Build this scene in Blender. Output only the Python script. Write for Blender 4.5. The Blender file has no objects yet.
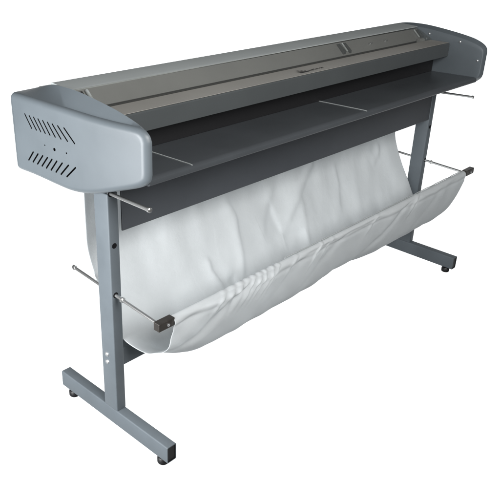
import bpy, bmesh, math, random
from mathutils import Vector, Matrix
C = bpy.context.scene.collection
SC = bpy.context.scene
random.seed(7)
FZ = 0.236                       # floor level of the measured set; everything is lowered by it at the end

# ------------------------------------------------------------------ camera
cam = bpy.data.objects.new('camera', bpy.data.cameras.new('camera')); C.objects.link(cam)
F_ = Vector((0.65944111, 0.61290929, -0.43529258)).normalized()
R_ = Vector((0.69025647, -0.72303704, 0.02763054)).normalized()
U_ = R_.cross(F_).normalized(); R_ = F_.cross(U_).normalized()
cam.matrix_world = Matrix(((R_.x, U_.x, -F_.x, -1.92197), (R_.y, U_.y, -F_.y, -1.80520),
                           (R_.z, U_.z, -F_.z, 1.70885), (0, 0, 0, 1)))
cam.data.lens = 49.913; cam.data.sensor_width = 36
cam.data.shift_x = 0.0600; cam.data.shift_y = -0.0097
cam.data.clip_start = 0.05; cam.data.clip_end = 500
SC.camera = cam

# ------------------------------------------------------------------ studio light
W = bpy.data.worlds.new('World'); SC.world = W; W.use_nodes = True
nt = W.node_tree; nt.nodes.clear()
wo = nt.nodes.new('ShaderNodeOutputWorld'); wb = nt.nodes.new('ShaderNodeBackground')
tc = nt.nodes.new('ShaderNodeTexCoord'); dp = nt.nodes.new('ShaderNodeVectorMath'); dp.operation = 'DOT_PRODUCT'
dp.inputs[1].default_value = Vector((0.60, 0.55, -0.58)).normalized()                # made-up white glow behind and below the machine, dim ambient elsewhere
mr = nt.nodes.new('ShaderNodeMapRange'); mr.interpolation_type = 'SMOOTHSTEP'
mr.inputs['From Min'].default_value = 0.52; mr.inputs['From Max'].default_value = 0.72
mr.inputs['To Min'].default_value = 0.06; mr.inputs['To Max'].default_value = 1.55
nt.links.new(tc.outputs['Generated'], dp.inputs[0]); nt.links.new(dp.outputs['Value'], mr.inputs['Value'])
nt.links.new(mr.outputs['Result'], wb.inputs['Strength']); wb.inputs['Color'].default_value = (0.97, 0.99, 1.0, 1)
nt.links.new(wb.outputs[0], wo.inputs[0])

def area(name, loc, target, sx, sy, power, col):
    l = bpy.data.lights.new(name, 'AREA'); l.shape = 'RECTANGLE'; l.size = sx; l.size_y = sy
    l.energy = power; l.color = col
    o = bpy.data.objects.new(name, l); C.objects.link(o); o.location = loc
    o.rotation_euler = (Vector(target) - Vector(loc)).to_track_quat('-Z', 'Y').to_euler(); return o
area('softbox', (-2.32, -0.36, 0.99), (-0.9, -0.38, 0.86), 0.8, 1.15, 65, (0.97, 0.985, 1.0))
area('front_softbox', (-1.10, -2.45, 2.35), (0.0, -0.40, 0.65), 1.3, 1.3, 82, (1.0, 0.99, 0.98))

SC.view_settings.view_transform = 'Standard'; SC.view_settings.look = 'None'
SC.view_settings.exposure = 0; SC.view_settings.gamma = 1
SC.render.engine = 'CYCLES'
SC.cycles.max_bounces = 10; SC.cycles.transparent_max_bounces = 12
SC.cycles.use_denoising = True

# ------------------------------------------------------------------ materials
def mat(name, col, rough=0.5, metal=0.0, spec=0.5, bump=0.0, bscale=300, var=0.0, vscale=6, coat=0.0):
    m = bpy.data.materials.new(name); m.use_nodes = True; n = m.node_tree
    b = n.nodes['Principled BSDF']
    b.inputs['Base Color'].default_value = (*col, 1); b.inputs['Roughness'].default_value = rough
    b.inputs['Metallic'].default_value = metal; b.inputs['Specular IOR Level'].default_value = spec
    b.inputs['Coat Weight'].default_value = coat
    t = n.nodes.new('ShaderNodeTexCoord')
    if bump:
        z = n.nodes.new('ShaderNodeTexNoise'); z.inputs['Scale'].default_value = bscale; z.inputs['Detail'].default_value = 3
        bp = n.nodes.new('ShaderNodeBump'); bp.inputs['Strength'].default_value = bump; bp.inputs['Distance'].default_value = 0.002
        n.links.new(t.outputs['Object'], z.inputs['Vector']); n.links.new(z.outputs['Fac'], bp.inputs['Height'])
        n.links.new(bp.outputs['Normal'], b.inputs['Normal'])
    if var:
        z = n.nodes.new('ShaderNodeTexNoise'); z.inputs['Scale'].default_value = vscale; z.inputs['Detail'].default_value = 5
        r = n.nodes.new('ShaderNodeMapRange')
        r.inputs['From Min'].default_value = 0.3; r.inputs['From Max'].default_value = 0.7
        r.inputs['To Min'].default_value = 1 - var; r.inputs['To Max'].default_value = 1 + var
        mx = n.nodes.new('ShaderNodeVectorMath'); mx.operation = 'SCALE'; mx.inputs[0].default_value = col
        n.links.new(t.outputs['Object'], z.inputs['Vector']); n.links.new(z.outputs['Fac'], r.inputs['Value'])
        n.links.new(r.outputs['Result'], mx.inputs['Scale']); n.links.new(mx.outputs[0], b.inputs['Base Color'])
        r2 = n.nodes.new('ShaderNodeMapRange')
        r2.inputs['To Min'].default_value = rough - 0.06; r2.inputs['To Max'].default_value = rough + 0.06
        n.links.new(z.outputs['Fac'], r2.inputs['Value']); n.links.new(r2.outputs['Result'], b.inputs['Roughness'])
    return m
M = {
    'paint': mat('blue_grey_paint', (0.1040, 0.1215, 0.1340), 0.42, bump=0.05, bscale=900, var=0.05, vscale=9),
    'leg': mat('grey_stand_paint', (0.1120, 0.1300, 0.1440), 0.5, spec=0.3, bump=0.05, bscale=700, var=0.06, vscale=12),
    'dark': mat('dark_grey_paint', (0.058, 0.064, 0.072), 0.5, bump=0.05, bscale=700, var=0.06),
    'tray': mat('tray_paint', (0.058, 0.064, 0.070), 0.30, spec=0.5, bump=0.04, bscale=500, var=0.08),
    'beam': mat('beam_paint', (0.068, 0.075, 0.077), 0.30, var=0.05),
    'beamtop': mat('beam_top_paint', (0.285, 0.278, 0.258), 0.6, spec=0.2, var=0.05),
    'strip': mat('light_strip', (0.360, 0.385, 0.385), 0.7, spec=0.0, var=0.04),
    'wall': mat('inner_wall_paint', (0.2250, 0.2300, 0.2250), 0.3, var=0.06),
    'roller': mat('roller_rubber', (0.420, 0.420, 0.395), 0.35, var=0.05),
    'black': mat('black_plastic', (0.010, 0.010, 0.011), 0.5),
    'hole': mat('hollow_shade', (0.008, 0.008, 0.009), 0.8, spec=0.1),  # near-black colour stands in for the shade inside slots and hollows
    'chrome': mat('chrome', (0.86, 0.86, 0.85), 0.27, 0.95),
    'bolt': mat('zinc_bolt', (0.66, 0.67, 0.68), 0.32, 0.8),
    'bronze': mat('bronze_block', (0.085, 0.078, 0.072), 0.35, 0.6, var=0.1, vscale=40),
    'white': mat('white_plastic', (0.620, 0.630, 0.630), 0.4),
    'ink': mat('black_ink', (0.012, 0.011, 0.010), 0.6),
}
def fabric():
    m = bpy.data.materials.new('white_cloth'); m.use_nodes = True; n = m.node_tree
    b = n.nodes['Principled BSDF']; out = n.nodes['Material Output']
    b.inputs['Roughness'].default_value = 0.75; b.inputs['Specular IOR Level'].default_value = 0.25
    b.inputs['Sheen Weight'].default_value = 0.1
    t = n.nodes.new('ShaderNodeTexCoord')
    z = n.nodes.new('ShaderNodeTexNoise'); z.inputs['Scale'].default_value = 5; z.inputs['Detail'].default_value = 5
    cr = n.nodes.new('ShaderNodeValToRGB')
    cr.color_ramp.elements[0].position = 0.3; cr.color_ramp.elements[0].color = (0.74, 0.765, 0.775, 1)
    cr.color_ramp.elements[1].position = 0.72; cr.color_ramp.elements[1].color = (0.79, 0.815, 0.825, 1)
    n.links.new(t.outputs['Object'], z.inputs['Vector']); n.links.new(z.outputs['Fac'], cr.inputs['Fac'])
    n.links.new(cr.outputs['Color'], b.inputs['Base Color'])
    w1 = n.nodes.new('ShaderNodeTexNoise'); w1.inputs['Scale'].default_value = 650; w1.inputs['Detail'].default_value = 2
    w2 = n.nodes.new('ShaderNodeTexNoise'); w2.inputs['Scale'].default_value = 22; w2.inputs['Detail'].default_value = 4
    ad = n.nodes.new('ShaderNodeMath'); ad.operation = 'MULTIPLY_ADD'; ad.inputs[1].default_value = 0.16
    bp = n.nodes.new('ShaderNodeBump'); bp.inputs['Strength'].default_value = 0.35; bp.inputs['Distance'].default_value = 0.006
    for w in (w1, w2): n.links.new(t.outputs['Object'], w.inputs['Vector'])
    n.links.new(w1.outputs['Fac'], ad.inputs[0]); n.links.new(w2.outputs['Fac'], ad.inputs[2])
    n.links.new(ad.outputs[0], bp.inputs['Height']); n.links.new(bp.outputs['Normal'], b.inputs['Normal'])
    tr = n.nodes.new('ShaderNodeBsdfTranslucent'); n.links.new(cr.outputs['Color'], tr.inputs['Color'])
    n.links.new(bp.outputs['Normal'], tr.inputs['Normal'])
    mx = n.nodes.new('ShaderNodeMixShader'); mx.inputs[0].default_value = 0.5
    n.links.new(b.outputs[0], mx.inputs[1]); n.links.new(tr.outputs[0], mx.inputs[2]); n.links.new(mx.outputs[0], out.inputs['Surface'])
    return m
M['cloth'] = fabric()
def acrylic(name, col, ior, rough, haze=0.0):
    m = bpy.data.materials.new(name); m.use_nodes = True; n = m.node_tree
    for x in list(n.nodes):
        if x.type == 'BSDF_PRINCIPLED': n.nodes.remove(x)
    out = n.nodes['Material Output']
    lw = n.nodes.new('ShaderNodeLayerWeight'); lw.inputs['Blend'].default_value = 0.5
    pw = n.nodes.new('ShaderNodeMath'); pw.operation = 'POWER'; pw.inputs[1].default_value = 4.0
    fr = n.nodes.new('ShaderNodeMath'); fr.operation = 'MULTIPLY_ADD'; fr.inputs[1].default_value = ior - 0.9; fr.inputs[2].default_value = (ior - 1) * 0.12
    n.links.new(lw.outputs['Facing'], pw.inputs[0]); n.links.new(pw.outputs[0], fr.inputs[0])
    tr = n.nodes.new('ShaderNodeBsdfTransparent'); tr.inputs['Color'].default_value = (*col, 1)
    gl = n.nodes.new('ShaderNodeBsdfGlossy'); gl.inputs['Roughness'].default_value = rough; gl.inputs['Color'].default_value = (1, 1, 1, 1)
    mx = n.nodes.new('ShaderNodeMixShader')
    n.links.new(fr.outputs[0], mx.inputs[0]); n.links.new(tr.outputs[0], mx.inputs[1]); n.links.new(gl.outputs[0], mx.inputs[2])
    last = mx
    if haze:
        df = n.nodes.new('ShaderNodeBsdfDiffuse'); df.inputs['Color'].default_value = (0.36, 0.37, 0.355, 1)  # grey diffuse share stands in for reflected haze on the window
        m2 = n.nodes.new('ShaderNodeMixShader'); m2.inputs[0].default_value = haze
        n.links.new(mx.outputs[0], m2.inputs[1]); n.links.new(df.outputs[0], m2.inputs[2]); last = m2
    n.links.new(last.outputs[0], out.inputs['Surface']); return m
M['acrylic'] = acrylic('hazed_acrylic', (0.945, 0.945, 0.935), 1.3, 0.10, 0.05)
M['floor'] = acrylic('added_clear_floor', (0.98, 0.98, 0.98), 1.2, 0.25)   # added clear sheet: passes the white glow from below, takes no shade

# ------------------------------------------------------------------ mesh helpers
def link(name, bm, m, parent=None, smooth=None):
    me = bpy.data.meshes.new(name)
    bmesh.ops.recalc_face_normals(bm, faces=bm.faces[:]) if bm.faces else None
    bm.to_mesh(me); bm.free()
    ms = m if isinstance(m, (list, tuple)) else [m]
    for x in ms: me.materials.append(x)
    if smooth is not None:
        for p in me.polygons: p.use_smooth = True
        me.set_sharp_from_angle(angle=math.radians(smooth))
    o = bpy.data.objects.new(name, me); C.objects.link(o)
    if parent: o.parent = parent
    return o
def merge(bm, src):
    me = bpy.data.meshes.new('tmp'); src.to_mesh(me); src.free(); bm.from_mesh(me); bpy.data.meshes.remove(me)
def box(bm, x0, x1, y0, y1, z0, z1, bev=0.002, seg=2, mi=0):
    b = bmesh.new(); bmesh.ops.create_cube(b, size=1)
    for v in b.verts:
        v.co = ((x0 + x1) / 2 + v.co.x * (x1 - x0), (y0 + y1) / 2 + v.co.y * (y1 - y0), (z0 + z1) / 2 + v.co.z * (z1 - z0))
    if bev: bmesh.ops.bevel(b, geom=b.edges[:], offset=bev, segments=seg, profile=0.5, affect='EDGES')
    for f in b.faces: f.material_index = mi
    merge(bm, b)
def prism(bm, prof, x0, x1, bev=0.0015):
    """closed (y,z) outline swept along x"""
    b = bmesh.new()
    A = [b.verts.new((x0, y, z)) for y, z in prof]; B = [b.verts.new((x1, y, z)) for y, z in prof]
    n = len(prof)
    for i in range(n): b.faces.new((A[i], A[(i + 1) % n], B[(i + 1) % n], B[i]))
    b.faces.new(A); b.faces.new(B[::-1])
    if bev: bmesh.ops.bevel(b, geom=b.edges[:], offset=bev, segments=2, profile=0.5, affect='EDGES')
    merge(bm, b)
def lathe(bm, p, d, prof, n=24):
    """(t, r) profile turned about the axis p + t*d"""
    d = Vector(d).normalized(); a = d.orthogonal().normalized(); c = d.cross(a); p = Vector(p)
    rings = []
    for t, r in prof:
        if r < 1e-6: rings.append([bm.verts.new(p + d * t)])
        else: rings.append([bm.verts.new(p + d * t + (a * math.cos(2 * math.pi * k / n) + c * math.sin(2 * math.pi * k / n)) * r) for k in range(n)])
    for u, v in zip(rings, rings[1:]):
        for k in range(n):
            q = [u[k % len(u)], u[(k + 1) % len(u)], v[(k + 1) % len(v)], v[k % len(v)]]
            q2 = []
            for e in q:
                if e not in q2: q2.append(e)
            if len(q2) > 2: bm.faces.new(q2)
def rod(bm, a, b, r, ch=0.0012):
    a = Vector(a); L = (Vector(b) - a).length
    lathe(bm, a, Vector(b) - a, [(0, 0), (0, r - ch), (ch, r), (L - ch, r), (L, r - ch), (L, 0)], 20)
def catmull(pts, k):
    out = []; n = len(pts)
    for i in range(n - 1):
        p0 = pts[max(i - 1, 0)]; p1 = pts[i]; p2 = pts[i + 1]; p3 = pts[min(i + 2, n - 1)]
        for j in range(k):
            t = j / k
            out.append(tuple(0.5 * (2 * b + (c - a) * t + (2 * a - 5 * b + 4 * c - d) * t * t + (3 * b - a - 3 * c + d) * t ** 3)
                             for a, b, c, d in zip(p0, p1, p2, p3)))
    out.append(tuple(pts[-1])); return out

# ------------------------------------------------------------------ setting
bm = bmesh.new()
b_ = [bm.verts.new(p) for p in ((-60, -60, FZ), (60, -60, FZ), (60, 60, FZ), (-60, 60, FZ))]; bm.faces.new(b_)
fl = link('floor', bm, M['floor']); fl['kind'] = 'structure'

# ------------------------------------------------------------------ the machine
root = bpy.data.objects.new('wide_format_plotter', None); C.objects.link(root)
root.location = (0, -0.4, FZ); root.empty_display_size = 0.2
root['label'] = 'long blue-grey wide-format plotter on a T-foot stand with a clear window along its top'
root['category'] = 'plotter'
bpy.context.view_layer.update()
def part(name, bm, m, parent=root, smooth=None):
    o = link(name, bm, m, None, smooth)
    o.parent = parent; o.matrix_parent_inverse = Matrix.Translation(-Vector(world_of(parent)))
    return o
def world_of(o):
    return root.location          # every part's mesh is written in set coordinates; parts sit at the origin of the set
_fix = []

# end covers -------------------------------------------------------
TOP = [(-.128, 1.236), (-.130, 1.246), (-.136, 1.254), (-.148, 1.2592), (-.17, 1.2652), (-.2, 1.2742), (-.228, 1.2803), (-.27, 1.2838), (-.33, 1.2838),
       (-.39, 1.279), (-.45, 1.272), (-.5, 1.265), (-.545, 1.256), (-.575, 1.248), (-.592, 1.2415), (-.602, 1.235), (-.609, 1.226), (-.612, 1.213)]
BOT = [(-.128, 1.050), (-.130, 1.040), (-.136, 1.032), (-.146, 1.028), (-.17, 1.026), (-.2, 1.026), (-.25, 1.026), (-.3, 1.026), (-.34, 1.027),
       (-.385, 1.031), (-.44, 1.044), (-.49, 1.058), (-.53, 1.072), (-.562, 1.087), (-.583, 1.099), (-.599, 1.111), (-.608, 1.122), (-.612, 1.136)]
TOPO = [(-.128, 1.236), (-.130, 1.246), (-.136, 1.253), (-.146, 1.2557), (-.19, 1.2555), (-.25, 1.2541), (-.3, 1.2523), (-.345, 1.2506), (-.39, 1.2485),
        (-.43, 1.2466), (-.47, 1.2455), (-.51, 1.2450), (-.545, 1.2454), (-.573, 1.2456), (-.592, 1.2438), (-.605, 1.238), (-.615, 1.228), (-.620, 1.214)]
BOTO = [(-.128, 1.058), (-.130, 1.047), (-.136, 1.040), (-.147, 1.0378), (-.19, 1.0382), (-.23, 1.0368), (-.27, 1.0340), (-.31, 1.0310), (-.35, 1.0292),
        (-.39, 1.0322), (-.44, 1.0425), (-.49, 1.0590), (-.53, 1.0730), (-.562, 1.0845), (-.585, 1.094), (-.604, 1.105), (-.616, 1.118), (-.620, 1.134)]
TOPR = [(y - .004 * (y < -.5), z + .0105 * min(1, (y + .66) / .1)) for y, z in TOP]       # the thin cover at the other end
BOTR = [(y - .004 * (y < -.5), z - .006 * min(1, max(0, (-.42 - y) / .12))) for y, z in BOT]
XI = 0.89
def xout(y):
    t = min(max((-.128 - y) / .492, 0), 1)
    return .970 - .062 * t ** 1.45
def cover_bm(sgn):
    ro = .017 if sgn < 0 else .009
    xo = xout if sgn < 0 else (lambda y: .922)
    m = 10
    def outline(T, B):
        top = catmull(T, 3); bot = catmull(B, 3); n = len(top)
        def side(k):      # points of the front / back uprights
            a, b = top[k], bot[k]
            return [tuple(a[i] + (b[i] - a[i]) * j / m for i in (0, 1)) for j in range(1, m)]
        return top + side(n - 1) + bot[::-1] + side(0)[::-1]
    inner, outer = outline(TOP, BOT), (outline(TOPO, BOTO) if sgn < 0 else outline(TOPR, BOTR))
    n = 3 * (len(TOP) - 1) + 1; N = len(inner)
    def inset(ring, r):
        out = []
        for i in range(N):
            a = ring[i - 1]; c = ring[(i + 1) % N]
            ty, tz = c[0] - a[0], c[1] - a[1]; l = math.hypot(ty, tz)
            out.append((ring[i][0] - tz / l * r, ring[i][1] + ty / l * r))
        return out
    bm = bmesh.new(); rings = []
    def add(ring, r, xf):
        rings.append([bm.verts.new((sgn * xf(y), y, z)) for (y, z) in inset(ring, r)])
    ri = 0.003
    for a in (0, 45, 90): add(inner, ri * (1 - math.sin(math.radians(a))), lambda y, a=a: XI + ri * (1 - math.cos(math.radians(a))))
    for a in range(0, 91, 10):
        add(outer, ro * (1 - math.cos(math.radians(a))), lambda y, a=a: xo(y) - ro * (1 - math.sin(math.radians(a))))
    for A, B in zip(rings, rings[1:]):
        for i in range(N): bm.faces.new((A[i], A[(i + 1) % N], B[(i + 1) % N], B[i]))
    for rg, xf in ((rings[0], lambda y: XI), (rings[-1], xo)):     # flat ends as strips between top and bottom
        t = rg[:n]; fr = rg[n:n + m - 1]; bt = rg[n + m - 1:2 * n + m - 1][::-1]; bk = rg[2 * n + m - 1:][::-1]
        cols = [[t[0]] + bk + [bt[0]]]
        for i in range(1, n - 1):
            c = [t[i]]
            for j in range(1, m):
                y = t[i].co.y + (bt[i].co.y - t[i].co.y) * j / m; z = t[i].co.z + (bt[i].co.z - t[i].co.z) * j / m
                c.append(bm.verts.new((sgn * xf(y), y, z)))
            cols.append(c + [bt[i]])
        cols.append([t[-1]] + fr + [bt[-1]])
        for a, b in zip(cols, cols[1:]):
            for j in range(m): bm.faces.new((a[j], a[j + 1], b[j + 1], b[j]))
    return bm
def slot(bm, y0, z0, y1, z1, w, xa, xb):
    dy, dz = y1 - y0, z1 - z0; l = math.hypot(dy, dz); ny, nz = -dz / l * w / 2, dy / l * w / 2
    ang = math.atan2(dz, dy); pr = []
    for k in range(7):
        a = ang - math.pi / 2 + math.pi * k / 6; pr.append((y1 + w / 2 * math.cos(a), z1 + w / 2 * math.sin(a)))
    for k in range(7):
        a = ang + math.pi / 2 + math.pi * k / 6; pr.append((y0 + w / 2 * math.cos(a), z0 + w / 2 * math.sin(a)))
    prism(bm, pr, xa, xb, 0)
covers = []
for sgn in (-1, 1):
    cv = part('end_cover', cover_bm(sgn), [M['paint'], M['hole']], smooth=30)
    cb = bmesh.new(); xs = xout if sgn < 0 else (lambda y: .922)
    UP = [(-.1982, -.2219), (-.2166, -.2415), (-.2348, -.2592), (-.2525, -.2770), (-.271, -.2952), (-.2895, -.3151), (-.3078, -.3368), (-.3283, -.3607), (-.3512, -.3865)]
    LO = [(-.2196, -.1962), (-.2395, -.2148), (-.2588, -.2335), (-.2778, -.2520), (-.2958, -.2698), (-.3145, -.2885), (-.3350, -.3075), (-.3582, -.3271), (-.3840, -.3490)]
    for i, (y0, y1) in enumerate(UP):
        xm = xs((y0 + y1) / 2); slot(cb, y0, 1.2087 - .0009 * i, y1, 1.1752 - .0009 * i, .0042, sgn * (xm - .013), sgn * .99)
    for i, (y0, y1) in enumerate(LO):
        xm = xs((y0 + y1) / 2); slot(cb, y0, 1.1088 - .0007 * i, y1, 1.0808 - .0013 * i, .0045, sgn * (xm - .013), sgn * .99)
    for (y, z, r) in ((-.3084, 1.1355, .0045), (-.2712, 1.139, .0020), (-.3537, 1.1355, .0025)):
        pr = [(y + r * math.cos(k * math.pi / 8), z + r * math.sin(k * math.pi / 8)) for k in range(16)]
        prism(cb, pr, sgn * (xs(y) - .010), sgn * .99, 0)
    cut = link('cutter', cb, [M['hole']])
    bpy.context.view_layer.update()
    md = cv.modifiers.new('slots', 'BOOLEAN'); md.operation = 'DIFFERENCE'; md.solver = 'EXACT'; md.object = cut
    md.material_mode = 'TRANSFER'
    dg = bpy.context.evaluated_depsgraph_get()
    nm = bpy.data.meshes.new_from_object(cv.evaluated_get(dg), depsgraph=dg)
    old = cv.data; cv.modifiers.clear(); cv.data = nm; bpy.data.meshes.remove(old)
    cm = cut.data; bpy.data.objects.remove(cut); bpy.data.meshes.remove(cm)
    nm.name = 'end_cover'
    for (y, z) in ((-.363, 1.262), (-.505, 1.247), (-.592, 1.184)):
        sb = bmesh.new(); lathe(sb, (sgn * (XI + .0005), y, z), (-sgn, 0, 0), [(0, .0052), (.0015, .005), (.0032, .0030), (.0038, 0)], 16)
        part('cover_screw', sb, M['bolt'], cv, 50)
    covers.append(cv)

# chassis, tray, apron ----------------------------------------------
bm = bmesh.new(); box(bm, -.886, .886, -.415, -.115, 1.030, 1.098, .003); part('chassis_beam', bm, M['dark'])
bm = bmesh.new(); prism(bm, [(-.200, 1.10), (-.115, 1.10), (-.108, 1.235), (-.150, 1.262), (-.203, 1.268), (-.215, 1.268), (-.215, 1.10)], -.886, .886); part('rear_housing', bm, M['wall'])
bm = bmesh.new()
prism(bm, [(-.235, 1.100), (-.560, 1.102), (-.590, 1.0985), (-.598, 1.0975), (-.6035, 1.0995), (-.605, 1.104), (-.6035, 1.112), (-.598, 1.1165), (-.588, 1.1175),
           (-.40, 1.1125), (-.235, 1.1125)], -.887, .887, 0)
tray = part('feed_tray', bm, M['tray'], smooth=35)
for x in (-.737, .078):
    sb = bmesh.new(); prism(sb, [(-.40, 1.1120), (-.40, 1.1142), (-.588, 1.1190), (-.598, 1.1182), (-.598, 1.115)], x - .0017, x + .0017, .0004); part('guide_strip', sb, M['strip'], tray)
bm = bmesh.new(); box(bm, -.8445, .857, -.4385, -.4330, .911, 1.0985, .0015); part('apron_panel', bm, M['dark'])

# rollers, beam, strip, window -----------------------------------------
bm = bmesh.new(); prism(bm, [(-.3035, 1.2765), (-.347, 1.2375), (-.3455, 1.2360), (-.302, 1.2745)], -.886, .886, 0); part('inner_wall', bm, M['wall'])
bm = bmesh.new(); lathe(bm, (-.862, -.3880, 1.2015), (1, 0, 0), [(0, 0), (0, .010), (.02, .010), (.02, .027), (.024, .029), (1.70, .029), (1.704, .027), (1.704, .010), (1.724, .010), (1.724, 0)], 64)
part('pressure_roller', bm, M['roller'], smooth=40)
bm = bmesh.new(); box(bm, -.886, .886, -.402, -.396, 1.113, 1.171, .001); part('gap_shade_sheet', bm, M['black'])  # black sheet added to darken the gap beneath the beam
bm = bmesh.new()
prism(bm, [(-.462, 1.184), (-.462, 1.2335), (-.4585, 1.237), (-.374, 1.2378), (-.373, 1.232), (-.450, 1.229), (-.453, 1.184)], -.887, .887, 0)
beam = part('front_beam', bm, M['beam'], smooth=30)
bm = bmesh.new(); box(bm, -.886, .886, -.4575, -.3745, 1.2376, 1.2390, .0004); part('beam_top_plate', bm, M['beamtop'], beam)
# printed mark on the beam's top plate: a small crown over a line of lettering
bm = bmesh.new()
zt = 1.2393
def flat(pts): bm.faces.new([bm.verts.new((x, y, zt)) for x, y in pts])
for pts in ([(-.054, 0), (0, 0), (-.003, .009), (-.051, .009)], [(-.051, .010), (-.043, .010), (-.056, .022)], [(-.041, .010), (-.032, .010), (-.039, .028)],
            [(-.030, .010), (-.022, .010), (-.026, .035)], [(-.020, .010), (-.011, .010), (-.013, .028)], [(-.009, .010), (-.003, .010), (.003, .022)]):
    flat([(-.046 + .85 * x, -.4405 + 1.25 * y) for x, y in pts])
logo = part('brand_mark', bm, M['ink'], beam)
tx = bpy.data.curves.new('t', 'FONT'); tx.body = 'Royal Sovereign'; tx.size = .0125; tx.shear = 0.3; tx.offset = .0005
to = bpy.data.objects.new('t', tx); C.objects.link(to); bpy.context.view_layer.update()
dg = bpy.context.evaluated_depsgraph_get(); tm = bpy.data.meshes.new_from_object(to.evaluated_get(dg)); bpy.data.objects.remove(to)
tb = bmesh.new(); tb.from_mesh(tm)
for v in tb.verts: v.co = (-.040 + v.co.x, -.4345 + v.co.y * 1.5, zt)
part('lettering', tb, M['ink'], beam)
bm = bmesh.new()
prism(bm, [(-.3035, 1.2808), (-.3035, 1.2828), (-.300, 1.2838), (-.290, 1.2845), (-.222, 1.2890), (-.214, 1.2878), (-.212, 1.272), (-.222, 1.271), (-.290, 1.2795)], -.8895, .8895, 0)
for v in bm.verts: v.co.z += .0030 * v.co.x / .889 - .0018
part('top_strip', bm, M['strip'], smooth=35)
bm = bmesh.new()
def tilt(y, off=0): return 1.2770 + (y + .304) * (1.2770 - 1.2405) / .074 + off
prism(bm, [(-.304, tilt(-.304)), (-.378, tilt(-.378)), (-.378, tilt(-.378, .003)), (-.304, tilt(-.304, .003))], -.8875, .8875, 0)
part('window_panel', bm, M['acrylic'])
# roller brackets with pins behind the window; the middle set imitates a reflected streak
def slab(x, w, m, name, parent=root, y0=-.343, y1=-.308, h=.010):
    bm = bmesh.new(); k = .0390 / .0435
    z0, z1 = 1.2375 + (y0 + .347) * k, 1.2375 + (y1 + .347) * k
    prism(bm, [(y0, z0 - .001), (y0, z0 + h), (y1 - .004, z1 + .002), (y1, z1 - .001)], x - w, x + w, .0008)
    return part(name, bm, m, parent)
for x, w in ((-.872, .012), (.295, .009), (.872, .010)):
    br = slab(x, w, M['black'] if x < -.8 else M['beam'], 'bracket_and_streak')
    s_ = 1 if x < .8 else -1
    bm = bmesh.new(); rod(bm, (x + s_ * (w + .013), -.341, 1.2480), (x + s_ * (w + .013), -.311, 1.2745), .0055 if x < 0 else .0035); part('pin', bm, M['strip'], br, 50)
    if -.8 < x < .8: slab(x + w + .030, .007, M['beam'], 'streak_slab', br)
bm = bmesh.new(); lathe(bm, (.815, -.358, 1.2375), (1, 0, 0), [(0, 0), (0, .0095), (.003, .011), (.034, .011), (.034, 0)], 24); part('shaft_collar', bm, M['wall'], smooth=40)
for x in (.49, .60):  # small screw shapes made up to give two glints
    bm = bmesh.new(); lathe(bm, (x, -.326, 1.2555), (0, -.67, .74), [(0, .006), (.003, .006), (.003, .0035), (.006, .0035), (.006, 0)], 16)
    box(bm, x - .012, x + .012, -.333, -.330, 1.2590, 1.2620, .0006); part('glint_screw', bm, M['bolt'], smooth=40)

# stand -------------------------------------------------------------
ZF, HF, WL = .2610, .0575, .0350
for sgn in (-1, 1):
    x0 = sgn * .875 - WL / 2; x1 = x0 + WL
    bm = bmesh.new(); box(bm, x0, x1, -.4405, -.3795, ZF + HF - .001, 1.0305, .0035, 3); leg = part('stand_leg', bm, M['leg'], smooth=40)
    bm = bmesh.new()                                   # hollow foot tube, open at both ends
    ya, yb, t = -.667, -.150, .0028; r = .004
    def rr(x0, x1, z0, z1, r):
        p = []
        for cx, cz, a0 in ((x1 - r, z1 - r, 0), (x0 + r, z1 - r, 90), (x0 + r, z0 + r, 180), (x1 - r, z0 + r, 270)):
            for k in range(5): a = math.radians(a0 + 22.5 * k); p.append((cx + r * math.cos(a), cz + r * math.sin(a)))
        return p
    o_ = rr(x0, x1, ZF, ZF + HF, r); i_ = rr(x0 + t, x1 - t, ZF + t, ZF + HF - t, r - .0015); n = len(o_)
    rg = [[bm.verts.new((x, y, z)) for x, z in pts] for y, pts in ((ya, o_), (yb, o_), (yb, i_), (ya, i_))]
    for a, b in ((0, 1), (1, 2), (2, 3), (3, 0)):
        for k in range(n): bm.faces.new((rg[a][k], rg[a][(k + 1) % n], rg[b][(k + 1) % n], rg[b][k]))
    for f in bm.faces:
        cx, cz = f.calc_center_median().x, f.calc_center_median().z
        if x0 + t * .8 < cx < x1 - t * .8 and ZF + t * .8 < cz < ZF + HF - t * .8: f.material_index = 1
    bm.normal_update()
    ft = part('foot_tube', bm, [M['leg'], M['hole']], leg, 40)
    for y in (ya, yb):
        bm = bmesh.new(); d = .0015 if y == ya else -.0015
        box(bm, x0 + t + .0004, x1 - t - .0004, min(y + d, y + d * 4), max(y + d, y + d * 4), ZF + t + .0004, ZF + HF - t - .0004, .0012); part('end_plug', bm, M['black'], leg)
    for y in (-.630, -.190):
        bm = bmesh.new(); lathe(bm, (sgn * .875, y, FZ), (0, 0, 1), [(0, 0), (0, .0170), (.0025, .0182), (.017, .0180), (.0205, .0150), (.0215, .007), (ZF - FZ + .0005, .006), (ZF - FZ + .0005, 0)], 28)
        part('leveling_foot', bm, M['black'], leg, 40)
    for z in (.513, .486):
        for xs, d in ((x0, -1), (x1, 1)):
            if d != sgn: continue
            bm = bmesh.new(); lathe(bm, (xs - d * .0005, -.405, z), (d, 0, 0), [(0, .0078), (.0018, .0078), (.0040, .0055), (.0050, 0)], 20); part('bolt', bm, M['bolt'], leg, 50)
    bm = bmesh.new(); lathe(bm, (sgn * .876, -.4400, .877), (0, -1, 0), [(0, .0085), (.0010, .0080), (.0012, 0)], 20); part('hole_shade_disc', bm, M['hole'], leg, 40)  # flat black disc stands in for the dark inside of a hole
bm = bmesh.new(); box(bm, -.857, .857, -.432, -.392, .468, .528, .003); part('cross_bar', bm, M['leg'])

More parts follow.
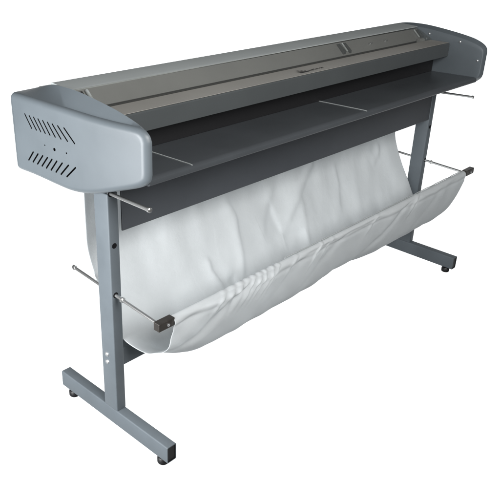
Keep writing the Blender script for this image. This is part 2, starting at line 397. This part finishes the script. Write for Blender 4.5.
# rods and catch bar ---------------------------------------------------
for sgn in (-1, 1):
    bm = bmesh.new(); rod(bm, (sgn * .881, -.43, 1.0305), (sgn * .888, -.607, 1.0370), .0051)
    lathe(bm, (sgn * .8876, -.5975, 1.0367), (sgn * .007, -.177, .0065), [(0, .0056), (.001, .0068), (.008, .0068), (.009, .0056)], 20)
    part('upper_rod', bm, M['chrome'], smooth=40)
    bm = bmesh.new(); rod(bm, (sgn * .874, -.238, .7335), (sgn * .883, -.616, .7140), .0051)
    lathe(bm, (sgn * .874, -.238, .7335), (sgn * .009, -.378, -.0195), [(-.003, 0), (-.003, .0072), (.005, .0076), (.006, .0056)], 20)
    lathe(bm, (sgn * .8795, -.468, .7217), (sgn * .009, -.378, -.0195), [(0, .0056), (.0005, .0085), (.006, .0085), (.0065, .0056)], 20)
    for zz, xx in ((.7236, .8788), (1.0308, .8814)):
        gb = bmesh.new(); lathe(gb, (sgn * xx, -.4400, zz), (0, -1, 0), [(0, .0088), (.0014, .0086), (.0018, .0062), (.0018, 0)], 20); part('hole_shade_ring', gb, M['hole'], smooth=40)  # black ring stands in for the dark hole round each rod
    part('catch_rod', bm, M['chrome'], smooth=40)
bm = bmesh.new(); rod(bm, (-.85, -.627, .7085), (.95, -.627, .7085), .0060); cbar = part('catch_bar', bm, M['chrome'], smooth=40)
for xa, xb in ((-.893, -.836), (.886, .958)):
    bm = bmesh.new(); box(bm, xa, xb, -.639, -.6165, .6965, .7215, .0018); eb = part('end_block', bm, M['bronze'], cbar)
    bm = bmesh.new(); lathe(bm, ((xa + xb) / 2 + .004, -.6398, .708), (0, -1, 0), [(0, .0046), (.0015, .0045), (.0025, .003), (.0027, 0)], 18); s_ = part('set_screw', bm, M['bolt'], cbar, 40)

# ------------------------------------------------------------------ catch cloth
SA = [(-.283, 1.026), (-.283, .95), (-.285, .87), (-.291, .80), (-.328, .715), (-.363, .66), (-.393, .615), (-.420, .580), (-.455, .557), (-.510, .554),
      (-.560, .567), (-.604, .597), (-.629, .628), (-.641, .662), (-.643, .695), (-.639, .714), (-.627, .7205), (-.6165, .714), (-.6155, .704), (-.6145, .694)]
SB = [(-.283, 1.026), (-.283, .95), (-.285, .87), (-.291, .80), (-.335, .70), (-.385, .62), (-.420, .56), (-.446, .515), (-.475, .482), (-.515, .474),
      (-.555, .496), (-.594, .543), (-.618, .600), (-.632, .655), (-.639, .695), (-.638, .714), (-.627, .7205), (-.6165, .714), (-.6155, .704), (-.6145, .694)]
ca, cb_ = catmull(SA, 9), catmull(SB, 9); NS = len(ca); NX = 620
def smooth(a, b, x):
    t = min(max((x - a) / (b - a), 0), 1); return t * t * (3 - 2 * t)
from mathutils import noise
CREASE = [  # polyline on the back sheet in (x, z), amplitude, width, one-sided
    ([(.245, .93), (.227, .811), (.120, .735), (.02, .665), (-.03, .632)], .016, .022),
    ([(-.06, .74), (-.052, .68), (-.048, .63)], -.016, .020),
    ([(-.05, .628), (.01, .622), (.065, .615)], -.013, .016),
    ([(.125, .73), (.108, .68), (.075, .60), (.06, .54)], .010, .026),
    ([(-.285, .83), (-.250, .74), (-.285, .62), (-.325, .53)], .015, .022),
    ([(-.43, .66), (-.44, .62), (-.40, .535)], .012, .016),
    ([(-.36, .585), (-.35, .53)], -.014, .022),
    ([(.385, .80), (.372, .70), (.305, .60)], .009, .018),
    ([(.72, .80), (.69, .755), (.625, .72)], .010, .016),
    ([(.02, .82), (-.08, .72), (-.165, .63)], .009, .022),
    ([(-.62, .82), (-.60, .70), (-.58, .60)], .006, .05),
    ([(.52, .84), (.50, .70), (.44, .58)], .005, .03),
]
def crease(x, z):
    h = 0
    for pl, amp, w in CREASE:
        best = None; tot = len(pl) - 1
        for i in range(tot):
            ax, az = pl[i]; bx, bz = pl[i + 1]; dx, dz = bx - ax, bz - az; L2 = dx * dx + dz * dz
            t = min(max(((x - ax) * dx + (z - az) * dz) / L2, 0), 1)
            ex, ez = x - ax - t * dx, z - az - t * dz; d = math.hypot(ex, ez)
            s = 1 if dx * ez - dz * ex > 0 else -1
            if best is None or d < best[0]: best = (d, s, (i + t) / tot)
        d, s, u = best
        if d > 5 * w: continue
        q = d * s / w; fade = smooth(0, .25, u) * (1 - smooth(.72, 1, u)) if amp > 0 else (1 - abs(2 * u - 1) ** 3)
        q = -q; st = 1 / (1 + math.exp(-q / .34))                     # a sharp step on one side that eases off on the other
        h += amp * .95 * fade * (st * math.exp(-max(q, 0) / 1.5) - .22 * (1 - st) * math.exp(-abs(q) / 1.1))
    return h
bm = bmesh.new(); grid = []
GROOVE = [(-.639, .7), (-.600, .8), (-.565, 1.2), (-.535, .8), (-.508, 1.2), (-.478, .9), (-.453, 1.0), (-.418, 1.2), (-.389, .7), (-.30, .5), (-.163, .9), (-.10, .5), (.47, .8), (.18, .5)]
for i in range(NX + 1):
    u = i / NX; row = []
    for j in range(NS):
        v = j / (NS - 1)
        xl = -.855 + .018 * smooth(.55, .85, v); xr = .842 + .036 * smooth(.5, .75, v)
        x = xl + (xr - xl) * u
        k = smooth(-.87, -.60, x)
        if k < 1: y = ca[j][0] + (cb_[j][0] - ca[j][0]) * k; z = ca[j][1] + (cb_[j][1] - ca[j][1]) * k
        else: y, z = cb_[j]
        # sag of the pouch wanders along the length
        pouch = math.sin(math.pi * smooth(.25, .80, v))
        z += pouch * (.004 * math.sin(x * 5.2 + .6) + .003 * math.sin(x * 13 + 1))
        j0, j1 = max(j - 1, 0), min(j + 1, NS - 1)
        ty, tz = cb_[j1][0] - cb_[j0][0], cb_[j1][1] - cb_[j0][1]; l = math.hypot(ty, tz) + 1e-9
        ny, nz = tz / l, -ty / l                        # towards the inside of the pouch (back sheet: front/up)
        lw_ = .0065 * noise.noise((x * 11 + v * 4, v * 7.5, 2.2)) * (1 - smooth(-.75, -.35, x)) * smooth(.2, .35, v) * (1 - smooth(.66, .74, v))
        bar = smooth(.76, .80, v)                       # snug round the bar
        h = 0
        if v < .62:
            h -= crease(x, z) * (1 - smooth(.46, .60, v)) * smooth(.02, .10, v)
        w = .015 * noise.noise((x * 2.6, v * 2.2, 1.3)) + .0080 * noise.noise((x * 6.5 + v * 2, v * 2.6, 4.1)) + .0045 * noise.noise((x * 12 - v * 3, v * 1.6, 9.4)) + .002 * noise.noise((x * 19 + v * 9, v * 14, 7.7))
        h += lw_ + w * (1 - bar) * (.4 + .6 * smooth(0, .2, v))
        # gathers pulled over the bar
        for gx, ga in GROOVE:
            q = (x - gx + (.80 - min(v, .80)) * .55 * (1 if v < .8 else 0)) / (.0072 + .0055 * abs(math.sin(gx * 97)))
            if abs(q) < 3: h += ga * .0068 * (math.exp(-q * q) - .45 * math.exp(-(q - 1.3) ** 2 * 2.5)) * smooth(.64, .75, v) * (1 - .72 * smooth(.76, .80, v)) * (1 - smooth(.87, .95, v))
        for gx, ga, sl, wd in ((-.50, .014, 1.3, .034), (.43, .006, 1.1, .024), (.02, .004, 1.2, .03), (-.70, .005, 1.2, .05), (.70, .003, .9, .03), (-.20, .004, 1.2, .04)):    # longer folds down the front flap
            q = (x - gx + (.80 - v) * sl) / wd
            if abs(q) < 3: h -= ga * math.exp(-q * q) * smooth(.50, .62, v) * (1 - smooth(.74, .80, v))
        h += -.0022 * math.exp(-((v - .735) / .012) ** 2)       # hem seam under the bar
        row.append(bm.verts.new((x, y - ny * h, z - nz * h)))
    grid.append(row)
for a, b in zip(grid, grid[1:]):
    for j in range(NS - 1): bm.faces.new((a[j], b[j], b[j + 1], a[j + 1]))
for f in bm.faces: f.smooth = True
cloth = link('catch_cloth', bm, M['cloth'])
cloth['label'] = 'white cloth catch basket slung below the plotter between its two legs'
cloth['category'] = 'cloth basket'
bm = bmesh.new(); prev = None
path = [(-.34 + 1.215 * k / 60, -.6172 + .0008 * math.sin(k * 1.7), .7188 + .0006 * math.sin(k * .9)) for k in range(61)]
for k, p in enumerate(path):
    ring = [bm.verts.new((p[0], p[1] + .0017 * math.cos(2 * math.pi * j / 10), p[2] + .0017 * math.sin(2 * math.pi * j / 10))) for j in range(10)]
    if prev:
        for j in range(10): bm.faces.new((prev[j], prev[(j + 1) % 10], ring[(j + 1) % 10], ring[j]))
    else: bm.faces.new(ring)
    prev = ring
bm.faces.new(prev)
hc = link('hem_cord', bm, M['strip'], smooth=60); hc.parent = cloth
sm = cloth.modifiers.new('thick', 'SOLIDIFY'); sm.thickness = .0012; sm.offset = 0

# ------------------------------------------------------------------ lower the set so that the floor is z = 0
bpy.context.view_layer.update()
for o in list(SC.objects):
    if o.parent is None: o.location.z -= FZ
# parts of parts: keep set coordinates (parents other than the root sit at the set's origin)
for o in SC.objects:
    if o.parent and o.parent is not root: o.matrix_parent_inverse = Matrix.Identity(4)
